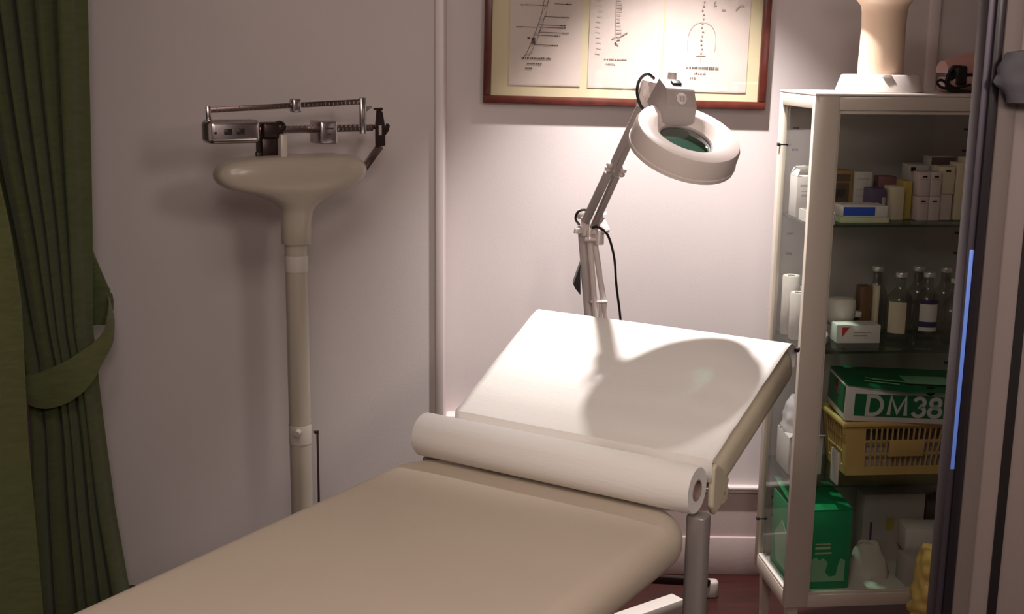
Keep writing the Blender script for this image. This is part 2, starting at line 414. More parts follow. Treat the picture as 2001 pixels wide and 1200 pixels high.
for x0, z0, x1, z1 in ((.343, .178, .350, .183), (.366, .186, .384, .196), (.352, .17, .357, .163), (.357, .176, .366, .178), (.352, .168, .362, .162)): ln(d2, x0, z0, x1, z1, .0028)
text_bar(d2, .325, .124, .062, .0032); text_bar(d2, .330, .111, .024, .003)
d2.build('line_drawing', M['ink2'], s2)
d3 = MB()
for i in range(20):
    z = .146 + i * .0112; x = .583 + .002 * math.sin(i * 1.7)
    d3.box(x, x + .005 + .001 * math.sin(i * 3), -.0189, -.0183, z, z + .0035)
for sx in (-1, 1):
    prev = None
    for i in range(10):
        a = i / 9; q = (.585 + sx * (.004 + .034 * math.sin(a * 1.9)), .228 - .075 * a * a)
        if prev: ln(d3, *prev, *q, .0008)
        prev = q
d3.build('line_drawing', M['ink2'], s3); d3 = MB()
ln(d3, .572, .1405, .598, .1405, .0016); ln(d3, .584, .14, .584, .122, .0008)
for x0, z0, x1, z1 in ((.634, .262, .645, .262), (.612, .272, .620, .274), (.612, .278, .618, .284), (.672, .262, .683, .274), (.683, .274, .694, .273), (.606, .29, .622, .32), (.60, .33, .625, .40), (.672, .33, .69, .40)): ln(d3, x0, z0, x1, z1, .002)
d3.build('line_drawing', M['ink2'], s3)
d3b = MB(); text_bar(d3b, .546, .107, .088, .0036); text_bar(d3b, .570, .093, .030, .003); text_bar(d3b, .558, .0805, .016, .0018)
d3b.build('caption', M['ink'], s3)

# ------------------------------------------------------------------ magnifier lamp
LB = (.235, 3.06, 0)
lamp = thing('magnifier_lamp', 'white ring magnifier lamp on a spring arm leaning over the couch backrest', 'lamp', LB)
def lp(*p): return Vector(p) - Vector(LB)
pol = MB(); pol.lathe([(.030, .10), (.030, .16), (.016, .17), (.016, .64), (.019, .64), (.019, .668)], 24); pol.build('stand_pole', M['steelw'], lamp)
for k in range(3):
    a = R(28 + 120 * k); dx, dy = math.cos(a), math.sin(a)
    ll = (.37, .33, .12)[k]
    m = MB(); m.bar((dx * .02, dy * .02, .135), (dx * ll, dy * ll, .045), .026, .022, (0, 0, 1), .004)
    lo = m.build('leg', M['darkmetal'], lamp)
    q = MB(); q.slab(dx * (ll + .012), dy * (ll + .012), .02, .016, .012, 0, .05, .008, 3); q.build('foot_cap', M['rubber'], lo)
# lower arm
E0 = (.190, 3.05, 1.080)
la = MB(); la.bar(lp(.172, 3.05, 1.078), lp(.214, 3.05, .66), .022, .016, (0, -1, 0), .003)
la.build('lower_arm', M['lampg'], lamp)
la = MB(); la.tube([lp(.189, 3.03, 1.07), lp(.212, 3.03, .84), lp(.222, 3.04, .67)], .0075); la.tube([lp(.198, 3.035, 1.075), lp(.243, 3.035, .82), lp(.25, 3.045, .67)], .0078)
la.build('arm_tube', M['lampw'], lamp)
la = MB(); la.box(*[v for v in (.196 - LB[0], .240 - LB[0], -.036, -.022)], .886, .892, .002)
for x in (.209, .222): la.tube([lp(x, 3.03, .885), lp(x + .003, 3.03, .80)], .0045, 8)
la.build('spring', M['lampw'], lamp)
la = MB(); la.slab(0, -.012, .034, .022, .008, .64, .69, .005, 3); la.build('pivot_bracket', M['lampw'], lamp)
wd = MB(); wd.prism([(.170 - LB[0], .985), (.153 - LB[0], .932), (.158 - LB[0], .922), (.172 - LB[0], .905)], -.03, .012); wd.build('cable_clip', M['black'], lamp)
# elbow
eb = MB()
eb.box(.160 - LB[0], .198 - LB[0], -.022, .004, 1.096, 1.118, .004); eb.cyl(lp(.180, 3.04, 1.055), lp(.180, 3.04, 1.10), .011)
eb.cyl(lp(.163, 3.035, 1.062), lp(.163, 3.035, 1.074), .012, .010); eb.cyl(lp(.203, 3.03, 1.062), lp(.203, 3.03, 1.076), .010, .008)
eb.cyl(lp(.178, 3.01, 1.05), lp(.205, 3.01, 1.05), .006)
eb.build('elbow_joint', M['lampw'], lamp)
kn = MB(); kn.bar(lp(.216, 3.035, 1.098), lp(.232, 3.02, 1.066), .022, .018, (0, -1, 0), .004); kn.cyl(lp(.217, 3.035, 1.098), lp(.217, 3.035, 1.112), .006); kn.cyl(lp(.217, 3.035, 1.110), lp(.217, 3.035, 1.116), .016, .014)
kn.cyl(lp(.214, 3.03, 1.035), lp(.214, 3.03, 1.066), .013)
kn.build('elbow_knob', M['lampw'], lamp)
# upper arm
A = Vector(E0); B = Vector((.281, 2.635, 1.41))
ua = MB(); ax = (B - A).normalized(); view = Vector((-.05, -1, .1)); side = ax.cross(view).normalized()
def along(t, s=0, f=0): return A + (B - A) * t + side * s - Vector(LB) + Vector((0, -f, 0))
ua.bar(along(-.02, -.010), along(1.0, -.006), .013, .016, tuple(side), .002); ua.bar(along(-.02, .010), along(1.0, .004), .011, .013, tuple(side), .002)
ua.build('upper_arm', M['lampg'], lamp)
us = MB(); us.bar(along(.03, -.012), along(.46, -.010), .026, .021, tuple(side), .005); us.bar(along(-.04, .014), along(.46, .012), .022, .014, tuple(side), .004)
us.build('spring_cover', M['lampg'], lamp)
uc = MB()
for s_ in (-.016, .018): uc.ball(along(.47, s_, .012), .008); uc.ball(along(.50, s_, .012), .008)
uc.build('spring_clip', M['lampw'], lamp)
# head
n = Vector((.231, -.435, .870)).normalized(); a_ = Vector((.94, -.03, -.34)); a_ = (a_ - n * a_.dot(n)).normalized(); b_ = n.cross(a_)
HC = Vector((.354, 2.50, 1.349))
HM = Matrix((a_, b_, n)).transposed().to_4x4(); HM.translation = HC - Vector(LB); HM = HM @ Matrix.Scale(.95, 4)
ring = MB(); RO = .119
ring.lathe([(RO - .006, -.056), (RO, -.055), (RO + .001, -.048), (RO + .001, -.046), (RO - .001, -.045), (RO - .002, -.012), (RO - .006, -.003), (RO - .014, 0), (.082, 0), (.077, -.002), (.062, -.020), (.060, -.022), (.060, -.050), (.066, -.056)], 72, HM, cap=False)
ring.pts([[HM @ Vector((r * math.cos(2 * PI * i / 72), r * math.sin(2 * PI * i / 72), -.056)) for i in range(72)] for r in (RO - .006, .066)], cap=False)
bmesh.ops.remove_doubles(ring.bm, verts=ring.bm.verts, dist=1e-5)
head = ring.build('lamp_head', M['lampw'], lamp, 30)
tb = MB()
for r1 in (.075, .100):
    pass
ringt = [HM @ Vector((.09 * math.cos(2 * PI * i / 48), .09 * math.sin(2 * PI * i / 48), -.056)) for i in range(49)]
tb.tube(ringt, .008, 8); tb.build('ring_tube', M['plasticw'], head)
le = MB(); le.lathe([(.0005, -.018), (.02, -.0187), (.04, -.021), (.056, -.025), (.060, -.028), (.056, -.031), (.04, -.035), (.02, -.0375), (.0005, -.038)], 48, HM); le.build('lens', M['lens'], head, 80)
lr = MB(); lr.lathe([(.060, -.026), (.0615, -.0215), (.059, -.0205), (.0572, -.023), (.0575, -.027)], 48, HM, cap=False); lr.build('lens_ring', M['lampg'], head, 60)
# housing that bridges the ring
az = R(118); BM = HM @ Matrix.Rotation(az, 4, 'Z')
hs = MB()
def rect(x, w, z0, z1, taper=.8): return [BM @ Vector(p) for p in ((x, -w, z0), (x, w, z0), (x, w * taper, z1), (x, -w * taper, z1))]
hs.pts([rect(.055, .040, -.020, -.006, .95), rect(.062, .043, -.022, .022, .86), rect(.088, .044, -.02, .046, .78), rect(.092, .044, -.02, .048, .78), rect(.135, .042, -.012, .046, .78), rect(.142, .036, -.008, .040, .8)])
ho = hs.build('switch_housing', M['lampg'], head, 25)
bd = MB(); bmx = BM @ Matrix.Translation((.0735, 0, .0345)) @ Matrix.Rotation(R(-43), 4, 'Y')
bd.lathe([(.0125, 0), (.0125, .0012), (.011, .0018)], 24, bmx); bd.build('badge', M['lampw'], ho)
bt = MB()
for y, x0, x1 in ((-.004, -.006, .005), (.004, -.006, .005)): bt.box(x0, x1, y - .0012, y + .0012, .0018, .0024, 0, 2, bmx)
for x, y0, y1 in ((-.005, -.004, -.0005), (.004, -.004, -.0005), (-.005, .0005, .004), (0, .0005, .004), (.004, .0005, .004)): bt.box(x - .001, x + .001, y0, y1, .0018, .0024, 0, 2, bmx)
bt.build('lettering', M['lampg'], ho)
sw = MB(); sw.box(.108, .124, -.011, .011, .046, .052, .002, 2, BM); sw.build('switch', M['black'], ho)
jt = MB(); jp = BM @ Vector((.150, 0, .02)); e1 = B - Vector(LB)
jt.bar(BM @ Vector((.138, 0, .018)), e1 + Vector((.004, 0, .022)), .026, .026, (0, 0, 1), .004); jt.bar(e1 + Vector((-.012, .0, -.02)), e1 + Vector((.0, .0, .036)), .028, .026, (1, 0, 0), .004)
jt.cyl(e1 + Vector((.000, -.016, .012)), e1 + Vector((.0, .016, .012)), .013); jt.build('head_joint', M['lampw'], lamp)
kk = MB(); kp = BM @ Vector((.150, -.016, .012)); kk.cyl(kp, kp + Vector((0, 0, .03)), .006); kk.cyl(kp + Vector((0, 0, .016)), kp + Vector((.001, 0, .036)), .010, .009); kk.build('tilt_knob', M['lampg'], lamp)
def spline(ps, k=8):
    ps = [Vector(p) for p in ps]; out = []
    for i in range(len(ps) - 1):
        p0, p1, p2, p3 = ps[max(i - 1, 0)], ps[i], ps[i + 1], ps[min(i + 2, len(ps) - 1)]
        for j in range(k):
            t = j / k
            out.append(.5 * ((2 * p1) + (p2 - p0) * t + (2 * p0 - 5 * p1 + 4 * p2 - p3) * t * t + (3 * p1 - p0 - 3 * p2 + p3) * t ** 3))
    return out + [ps[-1]]
cb = MB()
cb.tube(spline([e1 + Vector(v) for v in ((.012, -.01, .040), (-.004, -.016, .050), (-.020, -.018, .036), (-.024, -.018, .010), (-.014, -.014, -.018), (.0, -.006, -.026))]), .0032, 8)
cb.tube(spline([lp(.192, 3.03, 1.112), lp(.176, 3.02, 1.122), lp(.160, 3.02, 1.116), lp(.155, 3.03, 1.098), lp(.165, 3.04, 1.082)]), .0032, 8)
cb.tube(spline([lp(.196, 3.02, 1.078), lp(.212, 3.01, 1.080), lp(.236, 3.02, 1.058), lp(.254, 3.03, 1.0), lp(.262, 3.04, .93), lp(.277, 3.05, .83), lp(.286, 3.06, .70), lp(.28, 3.10, .35), lp(.27, 3.13, .06)]), .0032, 8)
cb.build('power_cord', M['black'], lamp)

# white stand foot and dark stand behind the couch
es = thing('equipment_stand', 'low white square-ended metal base bar on the floor behind the couch leg', 'stand', (.448, 3.0225, 0), R(36.9))
b1 = MB(); b1.box(-.42, 0, -.023, .023, .06, .10, .003); b1.build('base_bar', M['plasticw'], es)
for x in (-.40, -.03): MB().box(x - .015, x + .015, -.015, .015, 0, .06, .003).build('foot', M['rubber'], es)

# ------------------------------------------------------------------ glass cabinet
CA = R(5.7); CX, CY = .681, 2.82
def cw_(lx, ly, z=0): return Vector((CX + lx * math.cos(CA) - ly * math.sin(CA), CY + lx * math.sin(CA) + ly * math.cos(CA), z))
cab = thing('medicine_cabinet', 'white metal glass-fronted medicine cabinet on legs at the right', 'cabinet', (CX, CY, 0), CA)
CWD, CDP, CT, CB = .530, .26, 1.413, .165
f = MB()
for x0, x1 in ((0, .058), (CWD - .058, CWD)):
    f.box(x0, x1, 0, .018, CB, CT, .002)
f.box(.058, CWD - .058, 0, .018, 1.381, CT - .001, .0015); f.box(.058, CWD - .058, 0, .018, CB, .197, .0015)
for x0 in (0, CWD - .016):
    f.box(x0, x0 + .016, .236, CDP, CB, CT, .002); f.box(x0, x0 + .016, .018, .236, 1.383, CT - .001, .0015); f.box(x0, x0 + .016, .018, .236, CB, .205, .0015)
f.build('body_frame', M['creamsteel'], cab)
MB().box(0, CWD, 0, CDP, CT, CT + .006, .002).build('top_panel', M['steelw'], cab)
MB().box(.016, CWD - .016, .018, CDP - .004, .190, .2, .002).build('bottom_panel', M['steelw'], cab)
MB().box(.016, CWD - .016, CDP - .006, CDP, .2, CT, 0).build('back_panel', M['greymetal'], cab)
lip = MB(); lip.box(.001, .015, .022, .232, .205, .213, .003); lip.build('side_sill', M['steelw'], cab)
for x in (.007, CWD - .011): MB().box(x, x + .004, .018, .236, .203, 1.385).build('side_pane', M['pane'], cab)
dr = MB()
for a in ((.058, CWD - .058, 1.372, 1.381), (.058, CWD - .058, .197, .203)): dr.box(a[0], a[1], .006, .014, a[2], a[3], .001)
for x in (.058, CWD - .064): dr.box(x, x + .006, .006, .014, .203, 1.372, .001)
dro = dr.build('door', M['creamsteel'], cab)
MB().box(.062, CWD - .062, .008, .011, .200, 1.376).build('door_pane', M['pane'], dro)
hn = MB(); hn.cyl((CWD - .075, .0, .86), (CWD - .075, -.018, .86), .008, .010); hn.build('door_knob', M['chrome'], dro)
SZ = (1.116, .812, .476)
for z in SZ: MB().box(.017, CWD - .017, .016, CDP - .008, z - .006, z, .001).build('shelf', M['shelfglass'], cab)
for x in (.012, CWD - .04):
    for y in (.012, CDP - .04):
        MB().pts([[Vector((x + p, y + q, 0)) for p, q in ((.006, .006), (.022, .006), (.022, .022), (.006, .022))], [Vector((x + p, y + q, CB)) for p, q in ((0, 0), (.028, 0), (.028, .028), (0, .028))]]).build('leg', M['creamsteel'], cab)
for x in (.044, .486):
    for z in (1.325, 1.272, 1.062, 1.01, .72, .66, .36, .31):
        MB().box(x - .008, x + .008, CDP - .0085, CDP - .006, z - .0025, z + .0025).build('shelf_slot', M['black'], cab)
for z in (1.286, .306): MB().cyl((-.006, .240, z), (.022, .240, z), .0045).build('pane_bolt', M['black'], cab)

# --- things in the cabinet
def place(o, lx, ly, z, rz=0):
    o.location = cw_(lx, ly, z); o.rotation_euler = (0, 0, CA + rz); return o
def carton(name, label, cat, lx, ly, z, w, d, h, m, rz=0, group=None, panels=(), flap=None):
    """closed carton whose front-left-bottom corner stands at lx, ly; panels are printed areas (x0,x1,z0,z1,material)"""
    t = thing(name, label, cat, group=group)
    MB().box(0, w, 0, d, 0, h, .0015).build('body', m, t)
    for (nm, x0, x1, z0, z1, pm) in panels: MB().box(x0, x1, -.0008, .0004, z0, z1).build(nm, pm, t)
    if flap: MB().box(*flap).build('flap', m, t)
    return place(t, lx, ly, z, rz)
g1 = 'cartons on the top cabinet shelf'
S1, S2, S3, S4 = SZ[0], SZ[1], SZ[2], .2
carton('carton', 'gold and black carton behind the blue box on the top shelf', 'box', .116, .17, S1, .05, .05, .112, M['gold'], 0, g1,
       [('printed_panel', .006, .044, .086, .104, M['darkbox']), ('printed_panel', .004, .042, .034, .082, M['darkbox']), ('printed_panel', .008, .036, .046, .066, M['creamcard']), ('printed_panel', .0, .05, .0, .022, M['black'])])
carton('carton', 'tall plain grey white carton beside the gold carton', 'box', .169, .165, S1, .044, .045, .110, M['greycard'], 0, g1,
       [('printed_panel', .004, .040, .050, .0512, M['ink2']), ('printed_panel', .006, .038, .092, .0935, M['ink2']), ('printed_panel', .006, .030, .066, .068, M['ink2'])])
carton('carton', 'small dark purple carton between white carton and cream carton', 'box', .197, .115, S1, .036, .045, .074, M['purple'], R(8), g1,
       [('printed_panel', .026, .034, .010, .052, M['greycard']), ('printed_panel', .002, .022, .030, .036, M['pinkcard'])])
carton('flat_box', 'flat pale green box at the bottom left of the top shelf', 'box', .096, .05, S1, .118, .085, .014, M['palegreen'], R(-2), g1, [('end_panel', .078, .116, .002, .012, M['creamcard'])])
carton('flat_box', 'flat blue box with white end lying on the pale green one', 'box', .102, .052, S1 + .014, .108, .08, .026, M['whitecard'], R(-2), g1, [('printed_panel', .001, .077, .003, .0235, M['blue'])])
carton('carton', 'narrow cream carton with plum side next to the purple carton', 'box', .241, .10, S1, .030, .05, .080, M['creamcard'], R(3), g1)
carton('carton', 'plum topped carton leaning behind the cream carton', 'box', .232, .17, S1, .044, .04, .098, M['plum'], R(-4), g1)
carton('carton', 'slim yellow carton left of the stacked vial boxes', 'box', .275, .12, S1, .022, .045, .092, M['yellowcard'], 0, g1)
gv = 'small vial boxes stacked on the top shelf'
for (x, z, w, h, lb) in ((.300, 0, .027, .058, 'lower left of four small pale vial boxes in a square stack'), (.3285, 0, .027, .058, 'lower right of four small pale vial boxes in a square stack'),
                         (.300, .0585, .027, .058, 'upper left of four small pale vial boxes in a square stack'), (.3285, .0585, .027, .058, 'upper right of four small pale vial boxes in a square stack')):
    carton('vial_box', lb, 'box', x, .09, S1 + z, w, .04, h, M['vial'], 0, gv, [('printed_panel', .008, .019, h - .013, h - .009, M['black']), ('printed_panel', .003, .024, h - .0175, h - .0165, M['ink2'])])
carton('vial_box', 'pink vial box at the foot of the stack right of the four small ones', 'box', .358, .10, S1, .032, .045, .062, M['vial'], 0, gv)
carton('vial_box', 'dull cream vial box on top of the pink vial box', 'box', .357, .10, S1 + .0625, .036, .045, .066, M['creamcard'], 0, gv, [('printed_panel', .012, .024, .054, .058, M['black'])])
carton('carton', 'white carton standing behind the vial boxes with a dark square mark', 'box', .305, .16, S1, .05, .05, .128, M['greycard'], 0, g1, [('printed_panel', .002, .014, .112, .122, M['black'])])
carton('carton', 'taller carton with dark lid strip behind the cream vial box', 'box', .36, .165, S1, .06, .05, .148, M['greycard'], 0, g1, [('printed_panel', .0, .06, .128, .146, M['darkbox'])])
carton('carton', 'tall slim pale carton right of the vial boxes', 'box', .397, .10, S1, .020, .045, .138, M['creamcard'], 0, g1)
carton('carton', 'tall beige carton at the right end of the top shelf', 'box', .419, .09, S1, .045, .06, .150, M['creamcard'], 0, g1, [('printed_panel', .004, .041, .07, .072, M['ink2'])])
# seen through the side
t = carton('open_carton', 'tall white carton with open top flap behind the left side glass', 'box', .020, .150, S1, .048, .055, .100, M['whitecard'], 0, g1, [('printed_panel', .008, .044, .074, .080, M['greycard']), ('printed_panel', .012, .036, .050, .056, M['ink2']), ('printed_panel', .012, .036, .062, .064, M['ink2'])])
fl = MB(); fl.pts([[Vector((.0, .055, .100)), Vector((.048, .055, .100)), Vector((.048, .0535, .1005)), Vector((.0, .0535, .1005))], [Vector((.004, .03, .122)), Vector((.040, .03, .124)), Vector((.040, .0285, .1232)), Vector((.004, .0285, .1212))]]); fl.build('flap', M['whitecard'], t)
fl = MB(); fl.pts([[Vector((.0, .0, .100)), Vector((.001, .0, .100)), Vector((.001, .055, .100)), Vector((.0, .055, .100))], [Vector((.006, .0, .116)), Vector((.007, .0, .1155)), Vector((.007, .05, .1175)), Vector((.006, .05, .118))]]); fl.build('flap', M['whitecard'], t)
tr = MB(); tr.box(0, .055, 0, .095, 0, .002)
for a in ((0, .055, 0, .002), (0, .055, .093, .095), (0, .002, .002, .093), (.053, .055, .002, .093)): tr.box(a[0], a[1], a[2], a[3], .002, .027)
o = tr.build('card_tray', M['whitecard']); tag(o, 'small open white tray on the top shelf against the side glass', 'tray'); place(o, .0175, .022, S1)

# second shelf
gb = 'glass infusion bottles on the middle shelf'
def bottle(label, lx, ly, h=.17, r=.029, lab=None, band=None):
    t = thing('glass_bottle', label, 'bottle', group=gb)
    k = h / .17
    MB().lathe([(r - .003, 0), (r, .004), (r, .095 * k), (r * .86, .108 * k), (r * .5, .122 * k), (.011, .130 * k), (.011, .152 * k)], 24).build('glass_body', M['bottle'], t, 40)
    MB().lathe([(.0125, .153 * k), (.0145, .155 * k), (.0148, .163 * k), (.0135, .166 * k)], 20).build('cap', M['capm'], t)
    if lab:
        m, w0, w1, z0, z1 = lab; L = []
        for z in (z0, z1): L.append([Vector(((r + .0006) * math.sin(w0 + (w1 - w0) * i / 16), -(r + .0006) * math.cos(w0 + (w1 - w0) * i / 16), z)) for i in range(17)])
        q = MB(); q.pts(L, close=False); q.build('paper_label', M[m], t)
    for (z0, z1) in (band or ()):
        L = []
        for z in (z0, z1): L.append([Vector(((r + .0010) * math.sin(-1.0 + 1.5 * i / 16), -(r + .0010) * math.cos(-1.0 + 1.5 * i / 16), z)) for i in range(17)])
        q = MB(); q.pts(L, close=False); q.build('label_band', M['navy'], t)
    return place(t, lx, ly, S2)
bottle('clear bottle with wide white label, front row beside the carton with red corner', .294, .135, .174, .034, ('creamcard', -1.2, .1, .022, .100))
bottle('clear bottle in front row with white label between two navy bands', .370, .145, .172, .030, ('whitecard', -1.0, .5, .024, .092), ((.034, .048), (.092, .104)))
bottle('clear bottle in front row with white label near the door edge', .418, .095, .165, .029, ('whitecard', -.3, 1.2, .012, .075))
bottle('clear bottle in back row behind the wide white label', .262, .205, .178, .027)
bottle('clear bottle in back row behind the navy banded bottle', .372, .212, .176, .027)
bottle('clear bottle in back row behind the rightmost label', .440, .205, .174, .027)
bottle('clear bottle half hidden at the right end of the middle shelf', .478, .135, .168, .027)
t = carton('open_carton', 'low white carton with red corner mark at the front of the middle shelf', 'box', .126, .10, S2, .108, .055, .045, M['whitecard'], R(-2))
rc = MB(); rc.pts([[Vector((x, -.0009, z)) for x, z in ((.012, .040), (.030, .040), (.013, .016))], [Vector((x, .0004, z)) for x, z in ((.012, .040), (.030, .040), (.013, .016))]]); rc.build('printed_panel', M['red'], t)
MB().box(.040, .075, -.0008, .0004, .018, .021).build('printed_panel', M['ink2'], t)
MB().box(.040, .085, -.0008, .0004, .026, .028).build('printed_panel', M['ink2'], t)
cp = thing('plastic_tub', 'rounded white plastic tub on its side behind the low white carton', 'tub')
q = MB(); q.lathe([(.022, 0), (.030, .004), (.036, .02), (.038, .045), (.036, .062), (.030, .068)], 28, Matrix.Translation((.04, .03, .028)) @ Matrix.Diagonal((1, .8, 1, 1))); q.build('tub', M['plasticw'], cp, 50)
q = MB(); q.box(.072, .092, .02, .04, .046, .062, .004); q.build('spout', M['plasticw'], cp)
place(cp, .126, .160, S2)
q = MB(); q.box(0, .06, 0, .06, 0, .028, .002); o = q.build('carton', M['greycard']); tag(o, 'grey carton lying under the white plastic tub', 'box'); place(o, .133, .163, S2)
q = MB(); q.box(0, .06, 0, .035, 0, .115, .002); o = q.build('carton', M['greycard']); tag(o, 'grey white carton at the back left behind the tub', 'box'); place(o, .075, .215, S2)
for i, (x, y, w, h, m, lb) in enumerate(((.213, .185, .030, .125, 'brown', 'dark brown carton with rounded shade behind the tub'), (.245, .165, .010, .13, 'creamcard', 'thin cream card standing between two brown packs'), (.257, .19, .006, .122, 'brown', 'slim brown card beside the back row bottles'))):
    q = MB(); q.box(0, w, 0, .035, 0, h, .003); o = q.build('pack', M[m]); tag(o, lb, 'pack'); place(o, x, y, S2)
def groll(label, lx, ly, z, r, h, core=True):
    t = thing('bandage_roll', label, 'bandage', group='white bandage rolls on the middle shelf')
    MB().lathe([(r * .45, h - .001), (r - .002, h), (r, h - .003), (r, .003), (r - .002, 0), (r * .45, 0)], 28, cap=False).build('roll', M['gauze'], t)
    MB().lathe([(r * .46, .0), (r * .46, h - .003)], 20).build('core', M['greycard'], t)
    return place(t, lx, ly, z)
groll('tallest white bandage roll standing in the back corner', .042, .215, S2, .022, .150)
groll('middle white bandage roll standing, rimmed top, in front of the tallest', .041, .155, S2, .019, .118)
groll('short white bandage roll standing half behind the cabinet post', .046, .105, S2, .014, .098)
t = groll('white bandage roll lying on its side at the side glass', .050, .020, S2, .024, .045)
t.rotation_euler = (R(-90), 0, CA - R(30)); t.location = cw_(.047, .030, S2 + .024)

# third shelf
bk = thing('plastic_basket', 'yellow slotted plastic basket on the lower glass shelf', 'basket')
BW, BD, BH, ins = .330, .165, .138, .014
def bwall(m, p0, p1, q0, q1, cols, rows, mask=None):
    """slotted wall between bottom corners p0,p1 and top corners q0,q1"""
    p0, p1, q0, q1 = map(Vector, (p0, p1, q0, q1))
    def P_(u, v): return p0.lerp(p1, u).lerp(q0.lerp(q1, u), v)
    nrm = (p1 - p0).cross(q0 - p0).normalized() * .003
    def patch(u0, u1, v0, v1):
        c = [P_(u0, v0), P_(u1, v0), P_(u1, v1), P_(u0, v1)]
        m.pts([c, [x - nrm for x in c]])
    patch(0, 1, 0, .16); patch(0, 1, .90, 1); patch(0, .16, .16, .90); patch(.84, 1, .16, .90)
    for j in range(1, rows): patch(.16, .84, .16 + .74 * j / rows - .02, .16 + .74 * j / rows + .02)
    for i in range(1, cols): patch(.16 + .68 * i / cols - .006, .16 + .68 * i / cols + .006, .16, .90)
w_ = MB()
b0 = [(ins, ins, 0), (BW - ins, ins, 0), (BW - ins, BD - ins, 0), (ins, BD - ins, 0)]; t0 = [(0, 0, BH), (BW, 0, BH), (BW, BD, BH), (0, BD, BH)]
for i in range(4):
    j = (i + 1) % 4; bwall(w_, b0[i], b0[j], t0[i], t0[j], 16 if i % 2 == 0 else 8, 3)
w_.box(ins, BW - ins, ins, BD - ins, 0, .004); w_.build('basket_wall', M['basket'], bk, 20)
rmm = MB()
for a in ((-.008, BW + .008, -.008, .004), (-.008, BW + .008, BD - .004, BD + .008), (-.008, .004, .004, BD - .004), (BW - .004, BW + .008, .004, BD - .004)): rmm.box(a[0], a[1], a[2], a[3], BH - .006, BH + .006, .003)
rmm.build('rim', M['basket'], bk)
MB().box(.115, .205, .0045, .0065, .052, .096, .001, 2, Matrix.Rotation(R(5.5), 4, 'X') @ Matrix.Translation((0, .0, 0))).build('name_plate', M['basket'], bk)
place(bk, .152, .070, S3)
inn = carton('carton', 'pale carton inside the yellow basket, seen through its slots', 'box', .185, .095, S3 + .004, .24, .10, .075, M['pinkcard'])
dm = thing('glove_carton', 'green and white carton lettered DM38 resting on the yellow basket', 'box')
DW, DD, DH = .33, .17, .088
MB().box(0, DW, 0, DD, 0, DH, .002).build('body', M['whitecard'], dm)
MB().box(.022, DW - .01, -.001, .0004, .014, .070).build('printed_panel', M['green'], dm)
MB().box(-.0008, .0004, .008, DD - .006, .016, DH - .004).build('printed_panel', M['green'], dm)
MB().box(-.0016, -.0006, .060, .110, .050, DH - .006).build('printed_panel', M['plum'], dm)
MB().cyl((-.0014, .088, .072), (-.0022, .088, .072), .009).build('finger_hole', M['black'], dm)
ld = MB(); ld.pts([[Vector((0, -.004, DH + .003)), Vector((DW * .45, -.018, DH - .006)), Vector((DW, -.014, DH + .0)), Vector((DW, DD, DH + .006)), Vector((DW * .45, DD, DH + .006)), Vector((0, DD, DH + .006))],
                   [Vector((0, -.004, DH + .005)), Vector((DW * .45, -.018, DH - .004)), Vector((DW, -.014, DH + .002)), Vector((DW, DD, DH + .008)), Vector((DW * .45, DD, DH + .008)), Vector((0, DD, DH + .008))]])
lo = ld.build('lid', M['green'], dm, 20)
MB().box(.155, .27, .02, .10, DH + .0075, DH + .0085, 0, 2, Matrix.Rotation(R(-1), 4, 'X')).build('printed_panel', M['palegreen2'], lo)
for a in ((.05, .03, .08), (.075, .05, .1), (.06, .06, .06)):
    MB().bar((a[0], a[1], DH + .0085), (a[0] + a[2], a[1] - .02, DH + .0075), .006, .001, (0, 0, 1)).build('leaf_print', M['palegreen2'], lo)
MB().cyl((.205, -.0015, DH - .004), (.205, .001, DH - .004), .012).build('finger_hole', M['black'], dm)
def stroke(mb, pts, w, closed, sc, ox, oz):
    """flat mitred letter stroke standing in the x,z plane"""
    n = len(pts); P = [Vector((p[0] + .03 * p[1], p[1])) * sc for p in pts]; A, B_ = [], []
    for i, p in enumerate(P):
        d0 = (p - P[i - 1]).normalized() if (i > 0 or closed) else (P[1] - p).normalized()
        d1 = (P[(i + 1) % n] - p).normalized() if (i < n - 1 or closed) else d0
        n0, n1 = Vector((-d0.y, d0.x)), Vector((-d1.y, d1.x)); m = n0 + n1
        if m.length < .3: m = n1
        m.normalize(); k = min(1.6, 1 / max(.4, m.dot(n1))) * w * sc / 2
        A.append(p + m * k); B_.append(p - m * k)
    for i in range(n if closed else n - 1):
        j = (i + 1) % n
        q = [A[i], A[j], B_[j], B_[i]]
        mb.pts([[Vector((v.x + ox, y, v.y + oz)) for v in q] for y in (-.0018, -.0006)])
def arc(cx, cy, rx, ry, a0, a1, n): return [(cx + rx * math.cos(R(a0 + (a1 - a0) * i / n)), cy + ry * math.sin(R(a0 + (a1 - a0) * i / n))) for i in range(n + 1)]
for ch, ox, strokes in (('D', .054, [([(0, 0), (0, 1)] + arc(.30, .5, .46, .5, 90, -90, 12), True)]),
                        ('M', .107, [([(0, 0), (.06, 1), (.45, .14), (.84, 1), (.90, 0)], False)]),
                        ('3', .166, [(arc(.30, .75, .27, .25, 165, -75, 10) + arc(.30, .26, .31, .27, 75, -165, 11), False)]),
                        ('8', .205, [(arc(.32, .755, .25, .235, 0, 360, 14)[:-1], True), (arc(.32, .25, .31, .26, 0, 360, 14)[:-1], True)])):
    lt = MB()
    for pts_, closed in strokes: stroke(lt, pts_, .20, closed, .046, ox, .019)
    lt.build('lettering', M['letters'], dm, 0)
place(dm, .148, .074, S3 + BH + .0065, R(-6))
dm.rotation_euler = (0, R(1.6), CA - R(6)); dm.location.z += .002
wb = carton('open_carton', 'white carton with open flaps on the lower shelf beside the basket', 'box', .022, .10, S3, .085, .115, .095, M['whitecard'], R(-3))
